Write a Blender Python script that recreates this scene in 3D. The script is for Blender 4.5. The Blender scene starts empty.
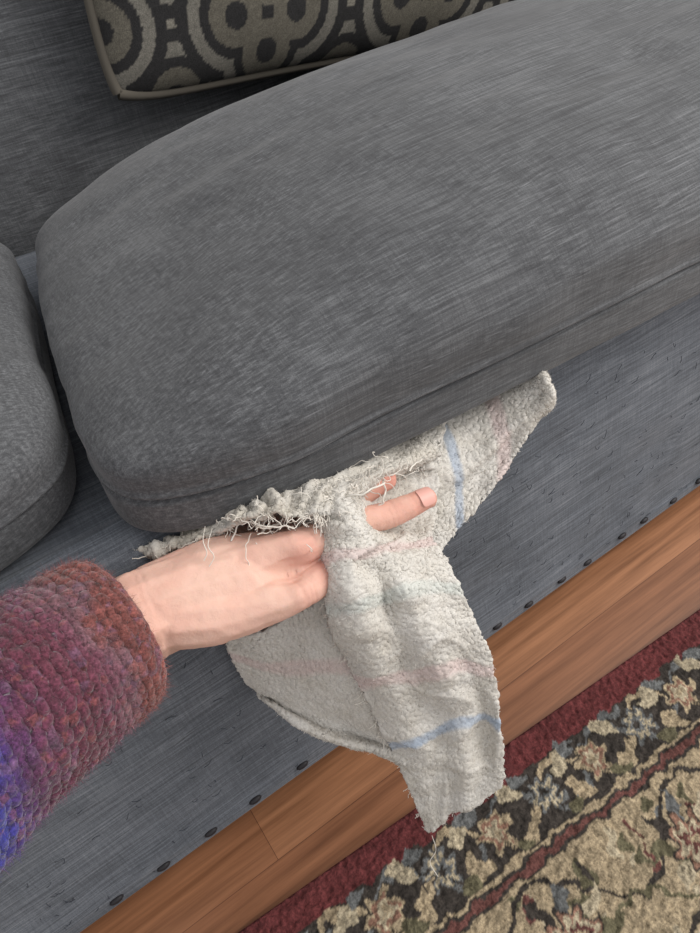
import bpy, bmesh, math, random
import numpy as np
from mathutils import Vector, Matrix
random.seed(3); rng=np.random.default_rng(5)
sc=bpy.context.scene
sc.view_settings.view_transform='Standard'
C=bpy.data.collections.new("scene_objects"); sc.collection.children.link(C)

# ---------- camera (world: X along the sofa, Y into the sofa, Z up; metres)
cam=bpy.data.cameras.new("camera"); co=bpy.data.objects.new("camera",cam); C.objects.link(co)
Xc=Vector((.820,.459,-.342)).normalized()
Zc=Vector((-.085,.689,.72)); Zc=(Zc-Xc*Zc.dot(Xc)).normalized(); Yc=Zc.cross(Xc)
co.matrix_world=Matrix.Translation((0,-.29,.65))@Matrix((Xc,Yc,Zc)).to_4x4()
cam.sensor_fit='HORIZONTAL'; cam.sensor_width=36; cam.lens=36; cam.clip_start=.01
sc.camera=co

# ---------- helpers
def pts(s):
    "points given as 'x y z, x y z' in tenths of a millimetre, world space"
    return np.array([[float(t) for t in p.split()] for p in s.split(",")])*1e-4
def lin(c):
    c=np.array(c,float)/255
    return np.where(c<=.04045,c/12.92,((c+.055)/1.055)**2.4)
def h3(ix,iy,iz,seed):
    n=(ix.astype(np.int64)*374761393+iy.astype(np.int64)*668265263+iz.astype(np.int64)*1274126177+seed*974634777)&0xffffffff
    n=((n^(n>>13))*1274126177)&0xffffffff
    n=(n^(n>>16))&0xffffffff
    return n/4294967295.0
def vn(P,scale,seed=0):
    P=np.asarray(P)*scale; i=np.floor(P); f=P-i; f=f*f*(3-2*f); i=i.astype(np.int64); r=0
    for a in (0,1):
        for b in (0,1):
            for c in (0,1):
                w=(f[...,0] if a else 1-f[...,0])*(f[...,1] if b else 1-f[...,1])*(f[...,2] if c else 1-f[...,2])
                r=r+w*h3(i[...,0]+a,i[...,1]+b,i[...,2]+c,seed)
    return r*2-1
def cat(a,n):
    a=np.asarray(a,float); m=len(a); t=np.linspace(0,m-1,n); i=np.clip(np.floor(t).astype(int),0,m-2); f=(t-i)
    e=np.concatenate([[2*a[0]-a[1]],a,[2*a[-1]-a[-2]]]); sh=(n,)+(1,)*(a.ndim-1); f=f.reshape(sh)
    p0,p1,p2,p3=e[i],e[i+1],e[i+2],e[i+3]
    return .5*((2*p1)+(-p0+p2)*f+(2*p0-5*p1+4*p2-p3)*f**2+(-p0+3*p1-3*p2+p3)*f**3)
def loft(rows,nu,nv):
    g=cat(rows,nu); return np.swapaxes(cat(np.swapaxes(g,0,1),nv),0,1)
def gnorm(P,cyc=False):
    du=np.gradient(P,axis=0)
    if cyc: dv=(np.roll(P,-1,1)-np.roll(P,1,1))/2
    else: dv=np.gradient(P,axis=1)
    n=np.cross(du,dv); return n/(np.linalg.norm(n,axis=-1,keepdims=True)+1e-12)
def addobj(name,me,mat=None,parent=None,smooth=True):
    o=bpy.data.objects.new(name,me); C.objects.link(o)
    if mat: me.materials.append(mat)
    if smooth: me.polygons.foreach_set("use_smooth",[True]*len(me.polygons))
    if parent: o.parent=parent
    return o
def setcol(me,cols):
    at=me.color_attributes.new("Col",'FLOAT_COLOR','POINT')
    cols=np.asarray(cols).reshape(-1,3); a=np.ones((len(cols),4),np.float32); a[:,:3]=cols
    at.data.foreach_set("color",a.ravel())
def gridobj(name,P,mat,parent=None,cyc=False,cols=None,smooth=True):
    nu,nv=P.shape[:2]; idx=np.arange(nu*nv).reshape(nu,nv)
    if cyc: idx=np.concatenate([idx,idx[:,:1]],1)
    F=np.stack([idx[:-1,:-1],idx[1:,:-1],idx[1:,1:],idx[:-1,1:]],-1).reshape(-1,4)
    me=bpy.data.meshes.new(name)
    me.vertices.add(nu*nv); me.vertices.foreach_set("co",P.astype(np.float32).ravel())
    me.loops.add(len(F)*4); me.loops.foreach_set("vertex_index",F.astype(np.int32).ravel())
    me.polygons.add(len(F)); me.polygons.foreach_set("loop_start",np.arange(0,len(F)*4,4,dtype=np.int32))
    me.update(calc_edges=True); me.validate()
    if cols is not None: setcol(me,cols)
    return addobj(name,me,mat,parent,smooth)
def empty(name,loc=(0,0,0)):
    o=bpy.data.objects.new(name,None); o.location=loc; o.empty_display_size=.05; C.objects.link(o); return o
def fuzz(name,P,N,cols,count,length,width,mat,parent,jit=.8):
    P=P.reshape(-1,3);N=N.reshape(-1,3);cols=np.asarray(cols).reshape(-1,3)
    k=rng.integers(0,len(P),count); b=P[k]; n=N[k]+rng.normal(0,jit,(count,3)); n/=np.linalg.norm(n,axis=1,keepdims=True)
    s=np.cross(n,rng.normal(size=(count,3))); s/=np.linalg.norm(s,axis=1,keepdims=True)
    L=length*rng.uniform(.4,1.3,(count,1)); bend=rng.normal(0,.35,(count,3))*L
    v=np.stack([b-s*width,b+s*width,b+n*L*.6+s*width*.7,b+n*L*.6-s*width*.7,b+n*L+bend],1)
    me=bpy.data.meshes.new(name); o=(np.arange(count)*5)[:,None]
    q=(o+[0,1,2,3]).tolist(); t=(o+[3,2,4]).tolist()
    me.from_pydata(v.reshape(-1,3).tolist(),[],q+t); setcol(me,np.repeat(cols[k]*rng.uniform(.8,1.25,(count,1)),5,0))
    return addobj(name,me,mat,parent)
def threads(name,paths,rad,mat,parent):
    cu=bpy.data.curves.new(name,'CURVE'); cu.dimensions='3D'; cu.bevel_depth=rad; cu.bevel_resolution=1
    for p in paths:
        s=cu.splines.new('POLY'); s.points.add(len(p)-1)
        s.points.foreach_set("co",np.concatenate([p,np.ones((len(p),1))],1).ravel())
    o=bpy.data.objects.new(name,cu); C.objects.link(o); cu.materials.append(mat); o.parent=parent; return o

# ---------- materials
def newmat(name,rough=.9):
    m=bpy.data.materials.new(name); m.use_nodes=True; nt=m.node_tree; b=nt.nodes["Principled BSDF"]; b.inputs["Roughness"].default_value=rough
    b.inputs["Specular IOR Level"].default_value=.25
    return m,nt,b
def nd(nt,t,**k):
    n=nt.nodes.new(t)
    for a,v in k.items(): setattr(n,a,v)
    return n
def noise(nt,vec,scale,detail=3,rough=.6):
    n=nd(nt,"ShaderNodeTexNoise"); n.inputs["Scale"].default_value=scale; n.inputs["Detail"].default_value=detail; n.inputs["Roughness"].default_value=rough
    if vec is not None: nt.links.new(vec,n.inputs["Vector"])
    return n.outputs["Fac"]
def mapping(nt,vec,sc_,rot=(0,0,0)):
    n=nd(nt,"ShaderNodeMapping"); n.inputs["Scale"].default_value=sc_; n.inputs["Rotation"].default_value=rot; nt.links.new(vec,n.inputs["Vector"]); return n.outputs[0]
def ramp(nt,fac,stops):
    r=nd(nt,"ShaderNodeValToRGB"); e=r.color_ramp.elements
    while len(e)<len(stops): e.new(.5)
    for i,(p,c) in enumerate(stops): e[i].position=p; e[i].color=(*lin(c),1)
    nt.links.new(fac,r.inputs[0]); return r.outputs[0]
def math_(nt,op,a,b):
    m=nd(nt,"ShaderNodeMath",operation=op)
    for i,x in enumerate((a,b)):
        if isinstance(x,(int,float)): m.inputs[i].default_value=x
        else: nt.links.new(x,m.inputs[i])
    return m.outputs[0]
def mixc(nt,fac,a,b,mode='MIX'):
    m=nd(nt,"ShaderNodeMix",data_type='RGBA',blend_type=mode)
    for s,x in ((m.inputs[0],fac),(m.inputs[6],a),(m.inputs[7],b)):
        if isinstance(x,(int,float)): s.default_value=x
        elif isinstance(x,tuple): s.default_value=x
        else: nt.links.new(x,s)
    return m.outputs[2]
def bump(nt,b,h,strength,dist):
    n=nd(nt,"ShaderNodeBump"); n.inputs["Strength"].default_value=strength; n.inputs["Distance"].default_value=dist
    nt.links.new(h,n.inputs["Height"]); nt.links.new(n.outputs[0],b.inputs["Normal"])
def attrmat(name,rough=.95,nscale=600,amt=.35,bs=.4,bd=.001,sheen=0):
    m,nt,b=newmat(name,rough)
    a=nd(nt,"ShaderNodeVertexColor",layer_name="Col"); tc=nd(nt,"ShaderNodeTexCoord")
    f=noise(nt,tc.outputs["Object"],nscale,3)
    g=ramp(nt,f,[(.3,(255*(1-amt),)*3),(.7,(255,255,255))])
    nt.links.new(mixc(nt,1.0,a.outputs[0],g,'MULTIPLY'),b.inputs["Base Color"]); bump(nt,b,f,bs,bd)
    b.inputs["Sheen Weight"].default_value=sheen
    return m
def denim(name,dark,mid,light,slub):
    m,nt,b=newmat(name,.95)
    tc=nd(nt,"ShaderNodeTexCoord").outputs["Object"]
    s1=noise(nt,mapping(nt,tc,(16,620,620)),1,3,.6)
    s2=noise(nt,mapping(nt,tc,(700,60,60)),1,2)
    w=noise(nt,tc,1700,1); big=noise(nt,tc,9,3)
    s=math_(nt,'ADD',math_(nt,'MULTIPLY',s1,.42),math_(nt,'MULTIPLY',s2,.14))
    s=math_(nt,'ADD',s,math_(nt,'MULTIPLY',w,.24)); s=math_(nt,'ADD',s,math_(nt,'MULTIPLY',big,.20))
    base=ramp(nt,s,[(.38,dark),(.50,mid),(.66,light)])
    st=noise(nt,mapping(nt,tc,(26,900,900)),1,1,.5); patch=noise(nt,tc,13,2)
    mr=nd(nt,"ShaderNodeMapRange"); nt.links.new(st,mr.inputs[0]); mr.inputs[1].default_value=.60; mr.inputs[2].default_value=.80
    mp=nd(nt,"ShaderNodeMapRange"); nt.links.new(patch,mp.inputs[0]); mp.inputs[1].default_value=.38; mp.inputs[2].default_value=.62; mp.inputs[4].default_value=.45
    nt.links.new(mixc(nt,math_(nt,'MULTIPLY',mr.outputs[0],mp.outputs[0]),base,(*lin(slub),1)),b.inputs["Base Color"])
    bump(nt,b,s,.35,.001); b.inputs["Sheen Weight"].default_value=.15
    return m
M_den=denim("denim_grey",(56,56,58),(76,77,79),(110,111,113),(140,141,144))
M_base=denim("denim_blue_grey",(62,66,71),(87,91,98),(124,128,134),(152,156,162))
M_dark,_,b_=newmat("dark_metal",.5); b_.inputs["Base Color"].default_value=(.02,.018,.02,1)
M_leg,_,b_=newmat("dark_wood",.5); b_.inputs["Base Color"].default_value=(.03,.015,.01,1)
M_towel=attrmat("terry_cloth",1,900,.12,.35,.0008,.1)
M_thread,_,b_=newmat("cotton_thread",1); b_.inputs["Base Color"].default_value=(*lin((216,210,200)),1)
M_wool=attrmat("wool",1,700,.45,.5,.001,.3)
M_rug=attrmat("rug_pile",1,500,.3,.8,.002)
M_pil=attrmat("pillow_fabric",.95,900,.25,.5,.001)
M_pipe,_,b_=newmat("pillow_piping",.95); b_.inputs["Base Color"].default_value=(*lin((88,83,75)),1)

# ---------- room
def box(name,lo,hi,mat,parent=None):
    bm=bmesh.new(); bmesh.ops.create_cube(bm,size=1)
    for v in bm.verts:
        for i in range(3): v.co[i]=lo[i] if v.co[i]<0 else hi[i]
    me=bpy.data.meshes.new(name); bm.to_mesh(me); bm.free(); return addobj(name,me,mat,parent,False)
m,nt,b=newmat("wood_planks",.35); b.inputs["Specular IOR Level"].default_value=.5
tc=nd(nt,"ShaderNodeTexCoord").outputs["Object"]
br=nd(nt,"ShaderNodeTexBrick"); nt.links.new(tc,br.inputs[0]); br.offset=.37
for k,v in (("Scale",1),("Mortar Size",.0003),("Brick Width",1.1),("Row Height",.085),("Bias",0)): br.inputs[k].default_value=v
br.inputs["Color1"].default_value=(*lin((166,118,86)),1); br.inputs["Color2"].default_value=(*lin((144,98,70)),1); br.inputs["Mortar"].default_value=(*lin((100,62,44)),1)
gr=noise(nt,mapping(nt,tc,(5,130,10)),1,5,.65)
g=ramp(nt,gr,[(.3,(180,170,160)),(.65,(255,252,248))])
nt.links.new(mixc(nt,1.0,br.outputs[0],g,'MULTIPLY'),b.inputs["Base Color"])
box("floor",(-2,-2.2,-.02),(2.4,1.1,0),m)
m,nt,b=newmat("wall_paint",.9); b.inputs["Base Color"].default_value=(*lin((190,184,172)),1)
bump(nt,b,noise(nt,nd(nt,"ShaderNodeTexCoord").outputs["Object"],60,3),.1,.002)
box("wall_back",(-2,1.1,-.02),(2.4,1.2,2.4),m)
mt,_,b=newmat("trim_paint",.5); b.inputs["Base Color"].default_value=(.7,.68,.64,1)
box("baseboard_back",(-2,1.085,0),(2.4,1.1,.1),mt)

# ---------- sofa
sofa=empty("sofa",(0,0,0))
prof=np.array([(.80,.045),(-.02,.045),(-.05,.047),(-.0535,.053),(-.045,.09),(-.036,.14),(-.026,.20),(-.016,.25),(-.006,.29),(.0,.31),(.006,.322),(.02,.328),(.06,.328),(.3,.325),(.80,.325)])
pr=np.concatenate([prof[:1],cat(prof[1:-1],160),prof[-1:]])
xs=np.linspace(-1.0,1.5,500)
P=np.zeros((len(xs),len(pr),3)); P[...,0]=xs[:,None]; P[...,1]=pr[None,:,0]; P[...,2]=pr[None,:,1]
N=gnorm(P); mk=((P[...,2]>.06)&(P[...,1]<.03))[...,None]
P+=N*mk*(.0045*vn(P*[1,1,.7],9,3)[...,None]+.0014*vn(P,28,4)[...,None])
gridobj("base_frame",P,M_base,sofa)
def cushion(name,hx,hy,hz,loc,rot,mat,n=110,p=5.5,dome=.45,seed=0,botdome=.15,wr=.004,ex=4):
    bm=bmesh.new(); bmesh.ops.create_cube(bm,size=2); bmesh.ops.subdivide_edges(bm,edges=bm.edges[:],cuts=n,use_grid_fill=True)
    me=bpy.data.meshes.new(name); bm.to_mesh(me); bm.free()
    v=np.zeros(len(me.vertices)*3); me.vertices.foreach_get("co",v); v=v.reshape(-1,3)
    a=np.abs(v); k=a.max(1)/((a**p).sum(1))**(1/p); v=v*k[:,None]
    d=(1-np.abs(v[:,0])**ex)*(1-np.abs(v[:,1])**2.2)
    up=v[:,2]>0; z=v[:,2]*np.where(up,(1-dome)+dome*d*1.15,(1-botdome)+botdome*d)
    q=np.stack([v[:,0]*hx,v[:,1]*hy,z*hz],1)
    nn=v/np.linalg.norm(v,axis=1,keepdims=True)
    q+=nn*(wr*vn(q*[1,1.4,1.4],7,seed)+wr*.4*vn(q*[1,2,2],18,seed+1))[:,None]
    me.vertices.foreach_set("co",q.ravel()); me.update()
    o=addobj(name,me,mat,sofa); o.location=loc; o.rotation_euler=rot; return o
def seat(name,FL,FR,BR,BL,zm,tb,tfun,mat,seed,n=170,p=9,qt=4.0,qb=14):
    bm=bmesh.new(); bmesh.ops.create_cube(bm,size=2); bmesh.ops.subdivide_edges(bm,edges=bm.edges[:],cuts=n,use_grid_fill=True)
    me=bpy.data.meshes.new(name); bm.to_mesh(me); bm.free()
    v=np.zeros(len(me.vertices)*3); me.vertices.foreach_get("co",v); v=v.reshape(-1,3)
    ab=np.abs(v[:,:2]); mx=ab.max(1)+1e-9; k=mx/((ab**p).sum(1)+1e-20)**(1/p); a=v[:,0]*k; b=v[:,1]*k; rho=mx; c=v[:,2]
    q=np.where(c>0,qt,qb); kk=np.maximum(rho,np.abs(c))/((rho**q+np.abs(c)**q)**(1/q)); a=a*kk;b=b*kk;c=c*kk
    s=(a+1)/2; t=(b+1)/2
    FL,FR,BR,BL=[np.array(x) for x in (FL,FR,BR,BL)]
    xy=(FL*(1-s)[:,None]+FR*s[:,None])*(1-t)[:,None]+(BL*(1-s)[:,None]+BR*s[:,None])*t[:,None]
    z=np.where(c>0,c*tfun(a,b),c*tb)+zm
    Q=np.concatenate([xy,z[:,None]],1)
    nn=np.stack([a*(np.abs(a)>.8),b,c],1); nn/=np.linalg.norm(nn,axis=1,keepdims=True)+1e-9
    mk=np.where(c<-.2,.3,1.)
    Q+=nn*(mk*(.0045*vn(Q*[1,1.4,1.4],8,seed)+.0024*vn(Q*[1,2,2],18,seed+1)+.0012*vn(Q*[.5,1.5,2],42,seed+2)))[:,None]
    side=rho>.9
    cs=c+.12
    Q+=nn*(side*(.0018*np.exp(-(cs/.05)**2)-.0032*np.exp(-((cs+.09)/.035)**2)))[:,None]
    me.vertices.foreach_set("co",Q.ravel()); me.update()
    return addobj(name,me,mat,sofa)
def tR(a,b):
    g=1-(1-(a+1)/.8).clip(0,1)**2; return (.044+.050*g)*(1-.28*np.abs(b-.1)**2.2)
def tL(a,b):
    g=1-(1-(1-a)/.8).clip(0,1)**2; return (.044+.034*g)*(1-.2*np.abs(b)**2.2)
seat("seat_cushion_right",(.004,-.022),(.98,-.075),(.98,.36),(.066,.335),.375,.047,tR,M_den,1)
seat("seat_cushion_left",(-.92,.0),(.000,.026),(.060,.36),(-.92,.37),.372,.042,tL,M_den,5,p=9)
cushion("back_cushion_right",.50,.12,.33,(.50,.595,.555),(math.radians(-14),0,0),M_den,seed=8,dome=.15,wr=.008,p=12)
cushion("back_cushion_left",.50,.12,.33,(-.505,.600,.555),(math.radians(-14),0,0),M_den,seed=9,dome=.15,wr=.008,p=12)
for nm,x in (("arm_left",-1.10),("arm_right",1.52)):
    o=cushion(nm,.13,.45,.30,(x,.37,.35),(0,0,0),M_den,n=40,p=8,dome=.1,seed=3)
box("back_frame",(-1.0,.72,.045),(1.5,.9,.86),M_den,sofa)
bm=bmesh.new()
for i in range(58):
    x=-.98+i*.043+random.uniform(-.006,.006); Mx=Matrix.Translation((x,-.0535,.0565+random.uniform(-.002,.002)))@Matrix.Diagonal((.0058,.0028,.0029,1))
    bmesh.ops.create_uvsphere(bm,u_segments=10,v_segments=6,radius=1,matrix=Mx)
me=bpy.data.meshes.new("nail_trim"); bm.to_mesh(me); bm.free(); addobj("nail_trim",me,M_dark,sofa)
for i,(x,y) in enumerate([(-.9,.04),(.3,.04),(1.4,.04),(-.9,.8),(1.4,.8)]): box("leg_%d"%(i+1),(x-.03,y-.03,0),(x+.03,y+.03,.046),M_leg,sofa)
lint=[]
for i in range(420):
    x=rng.uniform(-.2,.9); z=rng.uniform(.06,.27)
    y=-.05*(.33-z)/.28-.0045; a=rng.uniform(0,6.28); L=rng.uniform(.003,.009)
    t=np.linspace(0,1,5)[:,None]
    lint.append(np.array([x,y,z])+t*L*np.array([math.cos(a),0,math.sin(a)])+np.sin(t*3)*[0,-.001,.002*rng.normal()])
M_lint,_,b_=newmat("lint",1); b_.inputs["Base Color"].default_value=(*lin((54,58,66)),1)
threads("lint_threads",lint,.00024,M_lint,sofa)

# ---------- throw pillow
pillow=empty("throw_pillow",(0,0,0))
n=340; u=np.linspace(-1,1,n); U,V=np.meshgrid(u,u,indexing='ij')
th=.07*np.maximum(0,(1-np.abs(U)**2.6)*(1-np.abs(V)**2.6))**.5
S=.27
rc=1-.035*(np.abs(U)*np.abs(V))**8
front=np.stack([S*U*(1+.04*V**2)*rc,S*V*(1+.04*U**2)*rc,th],-1)
front[...,2]+=.003*vn(front,22,4)*(1-np.maximum(abs(U),abs(V))**8)
back=front.copy(); back[...,2]*=-1
px=(front[...,0]+.05)/.17; py=(front[...,1]-.03)/.17
def quat(a,b):
    a=np.abs((a+.5)%1-.5); b=np.abs((b+.5)%1-.5)
    return np.minimum(np.hypot(a-.17,b),np.hypot(a,b-.17))
da=quat(px,py); db=quat(px+.5,py+.5)
light_=lin((128,124,115)); dark_=lin((52,51,51)); midc=lin((140,135,124)); oliv_=lin((112,107,96))
col=np.ones((n,n,3))*midc
for d_ in (da,db):
    col[d_<.31]=dark_; col[(d_<.25)]=light_; col[d_<.19]=dark_; col[d_<.14]=oliv_; col[d_<.06]=dark_
stp=(np.sin((px+py)*2*np.pi*9)>0)&(np.minimum(da,db)>.33); col[stp]=lin((118,114,105))
col*=(.92+.18*vn(front,500,3))[...,None]
pc=Vector((.495,.425,.685))
Mp=Matrix.Translation(pc)@Matrix.Rotation(math.radians(-2),4,'Z')@Matrix.Rotation(math.radians(78),4,'X')@Matrix.Rotation(math.radians(-6),4,'Z')
for nm,g_ in (("front_panel",front),("back_panel",back)):
    o=gridobj(nm,g_,M_pil,pillow,cols=col); o.matrix_local=Mp
ring=np.concatenate([front[:,0],front[-1,:],front[::-1,-1],front[0,::-1]])
o=threads("piping",[ring],.0055,M_pipe,pillow); o.matrix_local=Mp

# ---------- rug
L,Wd=1.5,.75; nx,ny=1000,500
A=np.zeros((nx,ny,3)); gx=np.linspace(0,L,nx)[:,None]*np.ones((1,ny)); gy=np.linspace(0,Wd,ny)[None,:]*np.ones((nx,1))
G=np.stack([gx,gy,0*gx],-1); wob=.004*vn(G,130,1); wob2=.004*vn(G,130,2); X_=gx+wob; Y_=gy+wob2
red=lin((110,56,56)); blk=lin((68,62,57)); tan=lin((178,160,131)); slate=lin((116,117,116)); oliv=lin((110,104,81)); mar=lin((116,76,70)); cream=lin((190,176,149)); rust=lin((152,116,98))
A[:]=red; A[Y_>.028]=blk; A[Y_>.080]=tan; A[(Y_>.083)&(Y_<.086)]=blk; A[(Y_>.086)&(Y_<.091)]=mar; A[(Y_>.091)&(Y_<.094)]=blk
def win(x,y,r):
    i0=max(0,int((x-r)/L*(nx-1)));i1=min(nx,int((x+r)/L*(nx-1))+2);j0=max(0,int((y-r)/Wd*(ny-1)));j1=min(ny,int((y+r)/Wd*(ny-1))+2)
    return slice(i0,i1),slice(j0,j1)
def leaf(x,y,a,l,w,c,edge=None):
    s=win(x,y,l*1.3); dx=X_[s]-x; dy=Y_[s]-y; p=dx*math.cos(a)+dy*math.sin(a); q=-dx*math.sin(a)+dy*math.cos(a)+.25*p*p/l
    r=(p/l)**2+(q/(w*(1-.45*p/l)))**2
    if edge is not None: A[s][r<1.7]=edge
    A[s][r<1]=c
def flower(x,y,R_,k,cs,edge=blk):
    s=win(x,y,R_*1.4); dx=X_[s]-x; dy=Y_[s]-y; r=np.hypot(dx,dy); t=np.arctan2(dy,dx)
    rr=r/(R_*(.8+.2*np.cos(k*t)))
    A[s][rr<1.15]=edge
    for f,c in zip((1,.78,.5,.25),cs): A[s][rr<f]=c
def vine(x0,x1,yc,amp,per,ph,w,c,edge=None):
    s=(X_>x0)&(X_<x1); f=yc+amp*np.sin(2*np.pi*X_/per+ph); d=abs(Y_-f)
    if edge is not None: A[s&(d<w*2)]=edge
    A[s&(d<w)]=c
vine(0,L,.053,.021,.11,0,.0035,tan); vine(0,L,.053,.021,.11,3.14,.003,slate)
for i in range(54):
    x=.0275*i+.01; k=i%4; yy=.053
    if k==0: flower(x,yy,.018,6,(tan,rust,cream,tan))
    elif k==2: flower(x,yy,.017,8,(slate,cream,slate,blk))
    else:
        sgn=1 if k==1 else -1
        leaf(x,.039,.8*sgn,.013,.0068,cream); leaf(x,.069,-.8*sgn,.013,.0068,tan); leaf(x+.012,.033,.2,.010,.005,slate); leaf(x-.012,.075,.3,.010,.005,oliv)
for i in range(1300):
    x=rng.uniform(0,L); y=rng.uniform(.102,Wd); c=[blk,oliv,mar,slate,cream,blk,oliv][rng.integers(7)]
    leaf(x,y,rng.uniform(0,6.28),rng.uniform(.006,.013),rng.uniform(.0025,.005),c)
for yc in np.arange(.125,Wd,.08):
    vine(0,L,yc,.025,.16,yc*30,.0022,blk); vine(0,L,yc+.04,.02,.13,yc*50+1,.002,oliv)
for i in range(14):
    for j in range(6):
        x=.05+i*.125+(j%2)*.06; y=.145+j*.11
        for a in range(8):
            t=a*math.pi/4+.3; leaf(x+.029*math.cos(t),y+.029*math.sin(t),t,.012,.0055,[oliv,blk,slate,cream][a%4],None)
        flower(x,y,.022,8,(rust,cream,mar,tan))
A*=(1+.36*vn(G,420,7)+.14*vn(G,60,8))[...,None].clip(.3,1.6)
A[(np.arange(nx)%3==0)]*=.88
a0=math.atan2(-.141+.111,.469+.057)
dirx=np.array([math.cos(a0),math.sin(a0),0]); diry=np.array([math.sin(a0),-math.cos(a0),0])
org=np.array([-.057,-.111,0])-dirx*.45
G2=org+gx[...,None]*dirx+gy[...,None]*diry
hgt=.010+.0018*vn(G,350,11)+.0008*vn(G,30,12); hgt[:, :2]=.0; hgt[:2]=0; hgt[-2:]=0; hgt[:,-2:]=0; hgt[hgt==0]=.0005
G2[...,2]=hgt
gridobj("area_rug",G2[:,::-1],M_rug,None,cols=A[:,::-1])

# ---------- towel
towel=empty("ragged_towel")
white=np.array(lin((213,209,202))); pink=np.array(lin((212,190,186))); blue=np.array(lin((160,174,192))); green=np.array(lin((196,203,197))); dingy=np.array(lin((188,179,162)))
OUT=np.array([0,-.29,.65])   # room side of the cloth
def sheet(name,rows,nu,nv,stripes,seed,fold=.003,fz=9000,jag=.003,dirt=.35,asp=3.,fq=5.):
    P=loft(np.array([pts(r) for r in rows]),nu,nv); N=gnorm(P)
    tu,tv=np.meshgrid(np.linspace(0,1,nu)*asp,np.linspace(0,1,nv),indexing='ij')
    UV=np.stack([tu,tv,0*tu+seed],-1)
    wv=.25*vn(UV,3,seed+20)
    # long soft creases running diagonally down the cloth plus a few sharp pinches
    F1=vn(np.stack([tu*.55+tv*.5+wv,tv*1.0-tu*.25+wv,0*tu+seed*.37],-1)*[1.2,fq,1],1.0,seed)
    F2=1-np.abs(vn(np.stack([tu*1.1-tv*.8,tv*1.2+tu*.5+wv,0*tu+seed*.7],-1)*[1.5,fq*.8,1],1.0,seed+3))**.6*1.6
    P=P+N*(fold*F1+fold*.55*F2+fold*.3*vn(P,70,seed+1))[...,None]
    for e,(sl,inn) in enumerate(((np.s_[:,0],np.s_[:,4]),(np.s_[:,-1],np.s_[:,-5]),(np.s_[0],np.s_[4]),(np.s_[-1],np.s_[-5]))):
        dirv=P[sl]-P[inn]; dirv/=np.linalg.norm(dirv,axis=-1,keepdims=True)+1e-9
        P[sl]+=dirv*(jag*vn(P[sl],200,seed+9))[:,None]
    N=gnorm(P)
    P=P+N*(.0006*vn(P,450,seed+2)+.0007*vn(P,900,seed+3))[...,None]
    t=np.linspace(0,1,nu); T=(t[:,None]*np.ones((1,nv)))+.006*vn(P,60,seed+5)
    dk=(dirt*(.5+.5*vn(P,45,seed+6))+.15*vn(P,140,seed+7)).clip(0,1)[...,None]
    col=white*(1-dk)+dingy*dk
    for c,w,cc,al in stripes:
        k=np.clip((w-np.abs(T-c))/(w*.5),0,1)[...,None]*al*(.85+.15*vn(P,200,seed+8))[...,None]; col=col*(1-k)+cc*k
    N=gnorm(P)
    o=gridobj(name,P,M_towel,towel,cols=col); md=o.modifiers.new("s",'SOLIDIFY'); md.thickness=.0028; md.offset=0
    sg=np.sign(((OUT-P)*N).sum(-1))[...,None]
    fuzz(name+"_pile",P+N*sg*.0012,N*sg,col*1.03,fz,.0016,.0002,M_towel,towel)
    return P
B_=["1261 17 3129,1510 29 3146,1708 18 3161,1933 -22 3165,2175 -45 3150,2404 -94 3162",
"1119 -309 3232,1226 -381 3333,1334 -446 3386,1627 -288 3117,1850 -293 3065,2144 -354 3056",
"1076 -516 3247,1151 -570 3335,1260 -619 3345,1399 -562 3125,1657 -536 2909,1931 -572 2870",
"1015 -640 3183,1109 -701 3246,1234 -740 3203,1399 -733 3079,1586 -735 2958,1761 -738 2871",
"971 -756 2995,1065 -863 3089,1240 -869 2987,1362 -948 3020,1556 -950 2902,1707 -1001 2793",
"940 -845 2629,1050 -975 2752,1231 -997 2653,1359 -1115 2739,1565 -1153 2638,1723 -1207 2488",
"945 -980 2238,1072 -1112 2340,1254 -1153 2240,1399 -1260 2345,1619 -1283 2207,1755 -1354 2102",
"1002 -1154 1703,1134 -1270 1821,1319 -1309 1765,1456 -1385 1878,1647 -1400 1762,1741 -1485 1707",
"1023 -1330 1217,1141 -1415 1313,1297 -1451 1274,1420 -1524 1384,1590 -1553 1274,1675 -1662 1181",
"1043 -1565 546,1109 -1582 632,1220 -1590 747,1319 -1633 828,1459 -1676 858,1635 -1698 924"]
PB=sheet("hanging_strip",B_,420,130,[(.34,.024,pink,.7),(.47,.02,green,.6),(.66,.02,pink,.75),(.80,.013,blue,.9)],1,fz=18000,fold=.006,asp=3.5,fq=3.2)
A_=["2051 28 3055,1915 -315 2980,1874 -525 2784,1816 -713 2669",
"2349 4 3107,2210 -328 3041,2133 -499 2832,2016 -672 2687",
"2615 -64 3135,2479 -362 3042,2411 -490 2889,2286 -635 2791",
"2851 -166 3202,2730 -382 3144,2679 -488 3032,2598 -583 2941",
"2987 -293 3300,2915 -435 3285,2881 -508 3208,2852 -528 3080",
"3052 -346 3342,2990 -477 3369,2969 -546 3301,2968 -531 3174",
"3101 -264 3239,3124 -336 3190,3106 -392 3134,3049 -416 3087"]
PA=sheet("upper_flap",A_,210,110,[(.20,.03,blue,.8),(.45,.05,pink,.7)],21,fz=7000,fold=.0045,asp=1.5,fq=3)
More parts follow.
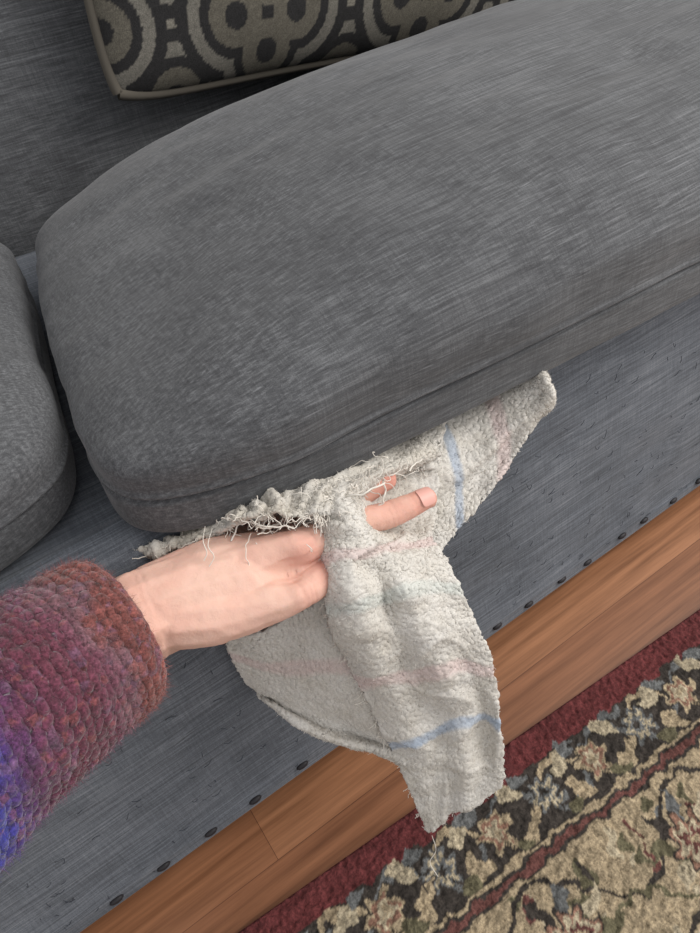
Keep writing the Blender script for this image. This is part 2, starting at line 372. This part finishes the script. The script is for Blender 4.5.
C_=["406 -294 2559,548 -436 2577,740 -521 2666,922 -580 2772,1070 -627 2803,1183 -727 2704",
"380 -301 2402,535 -466 2337,722 -596 2386,889 -713 2437,1022 -805 2423,1153 -894 2341",
"376 -344 2156,531 -553 2054,697 -710 2029,860 -839 2040,995 -961 2001,1102 -1038 1918",
"421 -424 1902,575 -662 1747,712 -826 1661,853 -951 1595,982 -1084 1545,1088 -1201 1497",
"465 -573 1895,582 -784 1745,704 -938 1646,832 -1054 1582,973 -1178 1517,1070 -1280 1450",
"528 -581 1682,663 -776 1513,794 -920 1426,916 -1033 1362,1013 -1145 1314,1099 -1269 1251"]
PC=sheet("rear_fold",C_,170,200,[(.27,.045,pink,.7)],41,fz=8000,jag=.0015,fold=.003,asp=1,fq=3)
D_=["108 175 3186,365 217 3107,646 213 3098,933 186 3115,1265 151 3132,1642 107 3135,2098 26 3145,2434 -4 3140",
"96 83 3242,319 2 3252,561 -114 3339,795 -221 3430,1089 -277 3412,1375 -324 3342,1826 -336 3268,2177 -313 3176",
"96 87 3218,321 -15 3239,550 -170 3328,762 -321 3441,1013 -465 3440,1232 -483 3348,1682 -360 3179,2051 -362 3075"]
PD=sheet("bunched_edge",D_,90,330,[],61,fold=.0075,fz=10000,jag=.006,dirt=.8,asp=.5,fq=14)
def thr(start,n,L,drift,curl):
    p=[np.array(start)]; d=np.array(drift,float)+rng.normal(0,.5,3); d/=np.linalg.norm(d)
    for i in range(n):
        d=d+rng.normal(0,curl,3)+np.array(drift)*.15; d/=np.linalg.norm(d); p.append(p[-1]+d*L/n)
    return cat(np.array(p),n*3)
TH=[]; YN=[]
down=np.array([0,-.15,-1.])
def edge_thr(E,inn,cnt,L):
    for i in range(cnt):
        k=rng.integers(0,len(E)); o=E[k]-inn[k]; o=o/np.linalg.norm(o); TH.append(thr(E[k],7,L*rng.uniform(.3,1.3),o+down*.6,.4))
edge_thr(PB[150:,0],PB[150:,5],90,.009); edge_thr(PB[:,-1],PB[:,-6],10,.003); edge_thr(PB[-1],PB[-6],8,.006)
edge_thr(PD[-1],PD[-6],120,.011)
edge_thr(PB[40:150,0],PB[40:150,5],100,.016)
for i in range(100):
    st=np.array([.1186,-.0425,.3405])+rng.normal(0,.026)*np.array([1,-.12,-.02])+rng.normal(0,.0060)*np.array([.4,.5,.75])+rng.normal(0,.002,3)
    (YN if i%9==0 else TH).append(thr(st,9,rng.uniform(.013,.034),(rng.normal(),-.1,-.9),.6))
TH.append(cat(pts("1069 -1583 543,1050 -1654 404,972 -1676 321,980 -1766 194"),20))
TH.append(cat(pts("566 -204 3405,483 -344 3456,480 -410 3427,432 -426 3391"),20)); TH.append(cat(pts("538 -174 3416,473 -313 3478,458 -376 3446,424 -391 3417"),20))
TH.append(cat(pts("68 128 3238,81 87 3210,164 56 3224,284 16 3247"),20))
threads("frayed_threads",TH,.00026,M_thread,towel)
threads("frayed_yarns",YN,.0006,M_thread,towel)

# ---------- person: hand + sleeve
person=empty("person_arm")
Hh=[("-660 -516 3394,-310 -420 3266,24 -332 3179",[.028,.027,.0275]),
("24 -332 3179,310 -362 3150,570 -422 3127",[.0275,.026,.0225]),
("66 -283 3170,475 -294 3147,750 -375 3141",[.024,.022,.018]),
("570 -422 3127,852 -466 3113",[.022,.013]),
("112 -335 3191,576 -378 3194,934 -501 3220,1273 -496 3149,1586 -558 3106,1825 -600 3115",[.02,.016,.0122,.0095,.0088,.0073]),
("594 -401 3183,910 -379 3143,1283 -305 3106,1512 -343 3168,1679 -377 3205",[.016,.0115,.0095,.0088,.0072]),
("587 -273 3149,879 -257 3093,1207 -214 3118,1442 -246 3133",[.016,.0115,.0092,.0075]),
("558 -190 3135,815 -159 3075,1081 -137 3080,1245 -184 3092",[.016,.0105,.0085,.007]),
("146 -456 3175,345 -540 3129,575 -621 3101,804 -695 3120,947 -682 3088,1089 -656 3066",[.018,.0175,.0138,.0112,.0100,.0085])]
tmp=bmesh.new(); bmesh.ops.create_icosphere(tmp,subdivisions=2,radius=1)
sv=np.array([v.co[:] for v in tmp.verts]); sf=[[v.index for v in f.verts] for f in tmp.faces]; tmp.free()
VV=[];FF=[];off=0
for s_,rad in Hh:
    q=pts(s_); p=cat(q,len(q)*22); r=np.interp(np.linspace(0,1,len(p)),np.linspace(0,1,len(rad)),rad)
    for a,b2 in zip(p,r): VV.append(sv*b2+a); FF+= [[i+off for i in f] for f in sf]; off+=len(sv)
me=bpy.data.meshes.new("h"); me.from_pydata(np.concatenate(VV).tolist(),[],FF)
o=bpy.data.objects.new("h",me); C.objects.link(o)
md=o.modifiers.new("r",'REMESH'); md.mode='VOXEL'; md.voxel_size=.0009
md=o.modifiers.new("s",'SMOOTH'); md.iterations=9; md.factor=.6
dg=bpy.context.evaluated_depsgraph_get(); me2=bpy.data.meshes.new_from_object(o.evaluated_get(dg)); bpy.data.objects.remove(o)
v=np.zeros(len(me2.vertices)*3); me2.vertices.foreach_get("co",v); v=v.reshape(-1,3)
nn=np.zeros(len(me2.vertices)*3); me2.vertex_normals.foreach_get("vector",nn); nn=nn.reshape(-1,3)
skin=np.array(lin((216,178,161))); pinkS=np.array(lin((204,138,122)))
dsp=np.zeros(len(v))
I_dip=pts("1586 -558 3106")[0]; I_tip=pts("1825 -600 3115")[0]; T_ip=pts("819 -693 3115")[0]; T_tip=pts("947 -682 3088")[0]
M_tip=pts("1679 -377 3205")[0]
def crease(a,b_,w,dep,reach):
    ax=b_-a; ax/=np.linalg.norm(ax); d=v-a; t=d@ax; r=np.linalg.norm(d-t[:,None]*ax,axis=1)
    return -dep*np.exp(-((t+.0012*vn(v,200,4))/w)**2)*(r<reach)*(.6+.4*vn(v,150,8))
for a in (I_dip,pts("1554 -547 3100")[0],pts("1726 -582 3111")[0]): dsp+=crease(a,I_tip,.0009,.00030,.013)
for a in (T_ip,pts("794 -687 3109")[0],pts("845 -694 3112")[0]): dsp+=crease(a,T_tip,.0010,.0005,.014)
dsp+=.0005*vn(v,90,3)+.00025*vn(v,260,6)
for s_,w_,h_ in (("912 -552 3320",.009,.0028),("592 -675 3203",.011,.0020),("799 -726 3202",.007,.0016)):
    dsp+=h_*np.exp(-(np.linalg.norm(v-pts(s_)[0],axis=1)/w_)**2)
dsp-=.0045*np.exp(-(np.linalg.norm(v-pts("815 -640 3260")[0],axis=1)/.010)**2)
for x0 in (pts("24 -332 3179")[0],pts("60 -338 3175")[0]): dsp+=crease(x0,pts("310 -362 3150")[0],.0012,.0004,.05)
v=v+nn*dsp[:,None]; me2.vertices.foreach_set("co",v.ravel()); me2.update()
k=np.zeros(len(v))
for q,rr,a in ((I_tip,.014,.8),(M_tip,.012,1.0),(pts("1045 -691 3071")[0],.014,.8),(pts("942 -528 3242")[0],.012,.65),(T_ip,.012,.55),(I_dip,.02,.35),(pts("66 -440 3300")[0],.02,.25)):
    d=np.linalg.norm(v-q,axis=1); k=np.maximum(k,a*np.exp(-(d/rr)**2))
k=np.clip(k+.10+.16*vn(v,60,2)+.08*vn(v,220,5),0,1)[:,None]
setcol(me2,(skin*(1-k)+pinkS*k))
me2.name="hand"
ms,nt,b=newmat("skin",.7); a=nd(nt,"ShaderNodeVertexColor",layer_name="Col"); nt.links.new(a.outputs[0],b.inputs["Base Color"])
b.inputs["Subsurface Weight"].default_value=.1; b.inputs["Subsurface Radius"].default_value=(.01,.004,.002); b.inputs["Subsurface Scale"].default_value=.4
bump(nt,b,noise(nt,nd(nt,"ShaderNodeTexCoord").outputs["Object"],600,4),.45,.0007)
me2.materials.clear(); addobj("hand",me2,ms,person)
mn,nt,b=newmat("fingernail",.35); b.inputs["Base Color"].default_value=(*lin((218,166,154)),1)
a=pts("1741 -625 3159")[0]; e=pts("1878 -635 3146")[0]; ax=(e-a)/np.linalg.norm(e-a); upn=np.array([-.32,-.42,1.2]); upn-=ax*(upn@ax); upn/=np.linalg.norm(upn); sd=np.cross(ax,upn)
fc=pts("1796 -596 3112")[0]
uu,vv_=np.meshgrid(np.linspace(-1,1,20),np.linspace(-1,1,20),indexing='ij')
k_=np.maximum(abs(uu),abs(vv_))/((abs(uu)**4+abs(vv_)**4)**.25+1e-9); uu=uu*k_; vv_=vv_*k_
th_=vv_*.95
Pn=fc+ax*(uu[...,None]*.0050+.001)+(np.sin(th_)[...,None]*sd+np.cos(th_)[...,None]*upn)*.0077
gridobj("index_fingernail",Pn,mn,person)
# sleeve
cl=pts("-117 -358 3187,-304 -400 3230,-507 -463 3275,-764 -555 3354,-1047 -667 3459,-1356 -836 3629,-1643 -1027 3818")
nu,nv=420,280
c=cat(cl,nu); T=np.gradient(c,axis=0); T/=np.linalg.norm(T,axis=1,keepdims=True)
ref=np.cross(T,[0,0,1.]); ref/=np.linalg.norm(ref,axis=1,keepdims=True); r2=np.cross(T,ref)
ang=np.linspace(0,2*np.pi,nv,endpoint=False)
s=np.concatenate([[0],np.cumsum(np.linalg.norm(np.diff(c,axis=0),axis=1))])
rad=np.interp(s,[0,.004,.012,.03,.06,.12,.3],[.037,.0415,.043,.043,.047,.053,.056])
P=c[:,None]+rad[:,None,None]*(np.cos(ang)[None,:,None]*ref[:,None]+np.sin(ang)[None,:,None]*r2[:,None])
N=P-c[:,None]; N/=np.linalg.norm(N,axis=-1,keepdims=True)
S_=s[:,None]; Aa=ang[None,:]*.0431
wb=.002*vn(P,120,2)
row=np.sin(2*np.pi*(S_+wb)/.0058+.5*np.sin(2*np.pi*(Aa+wb)/.0062)); colm=np.cos(2*np.pi*(Aa+wb)/.0062)
P=P+N*(.0009*row*(.6+.4*colm)+.003*vn(P,28,5)+.0012*vn(P,240,6)+.0009*vn(P,520,7))[...,None]
stops=[0,.014,.024,.038,.056,.074,.088,.101,.116,.24]
cc=[(138,82,76),(130,76,72),(128,92,100),(116,68,84),(106,56,70),(104,56,76),(94,56,96),(76,58,124),(58,60,150),(80,52,90)]
cl_=np.array([lin(x) for x in cc]); Sn=(S_+.009*vn(P,50,9)+.006*vn(P,200,10)).clip(0,.24)
col=np.stack([np.interp(Sn,stops,cl_[:,i]) for i in range(3)],-1)
sp=(vn(P,300,31)>.52)[...,None]; col=np.where(sp,col*.6+lin((156,92,84))*.4,col)
sp=(vn(P,260,33)>.5)[...,None]; col=np.where(sp,col*.55+lin((126,96,122))*.45,col)
col*=(1+.4*vn(P,330,12)+.18*row).clip(.25,1.9)[...,None]
sl=gridobj("sweater_sleeve",P,M_wool,person,cyc=True,cols=col); md=sl.modifiers.new("s",'SOLIDIFY'); md.thickness=.004; md.offset=0
fuzz("sleeve_fuzz",P,N,col*1.6,100000,.0045,.00012,M_wool,person,jit=1.1)

# ---------- light
w=bpy.data.worlds.new("world"); sc.world=w; w.use_nodes=True; w.node_tree.nodes["Background"].inputs[0].default_value=(.98,.98,1,1); w.node_tree.nodes["Background"].inputs[1].default_value=.9
def area(name,loc,tgt,size,e,colr):
    l=bpy.data.lights.new(name,'AREA'); l.size=size; l.energy=e; l.color=colr; o=bpy.data.objects.new(name,l); C.objects.link(o); o.location=loc
    o.rotation_euler=(Vector(tgt)-Vector(loc)).to_track_quat('-Z','Y').to_euler()
area("window_light",(1.6,-.7,1.65),(.4,.1,.3),1.4,46,(1,.97,.93))
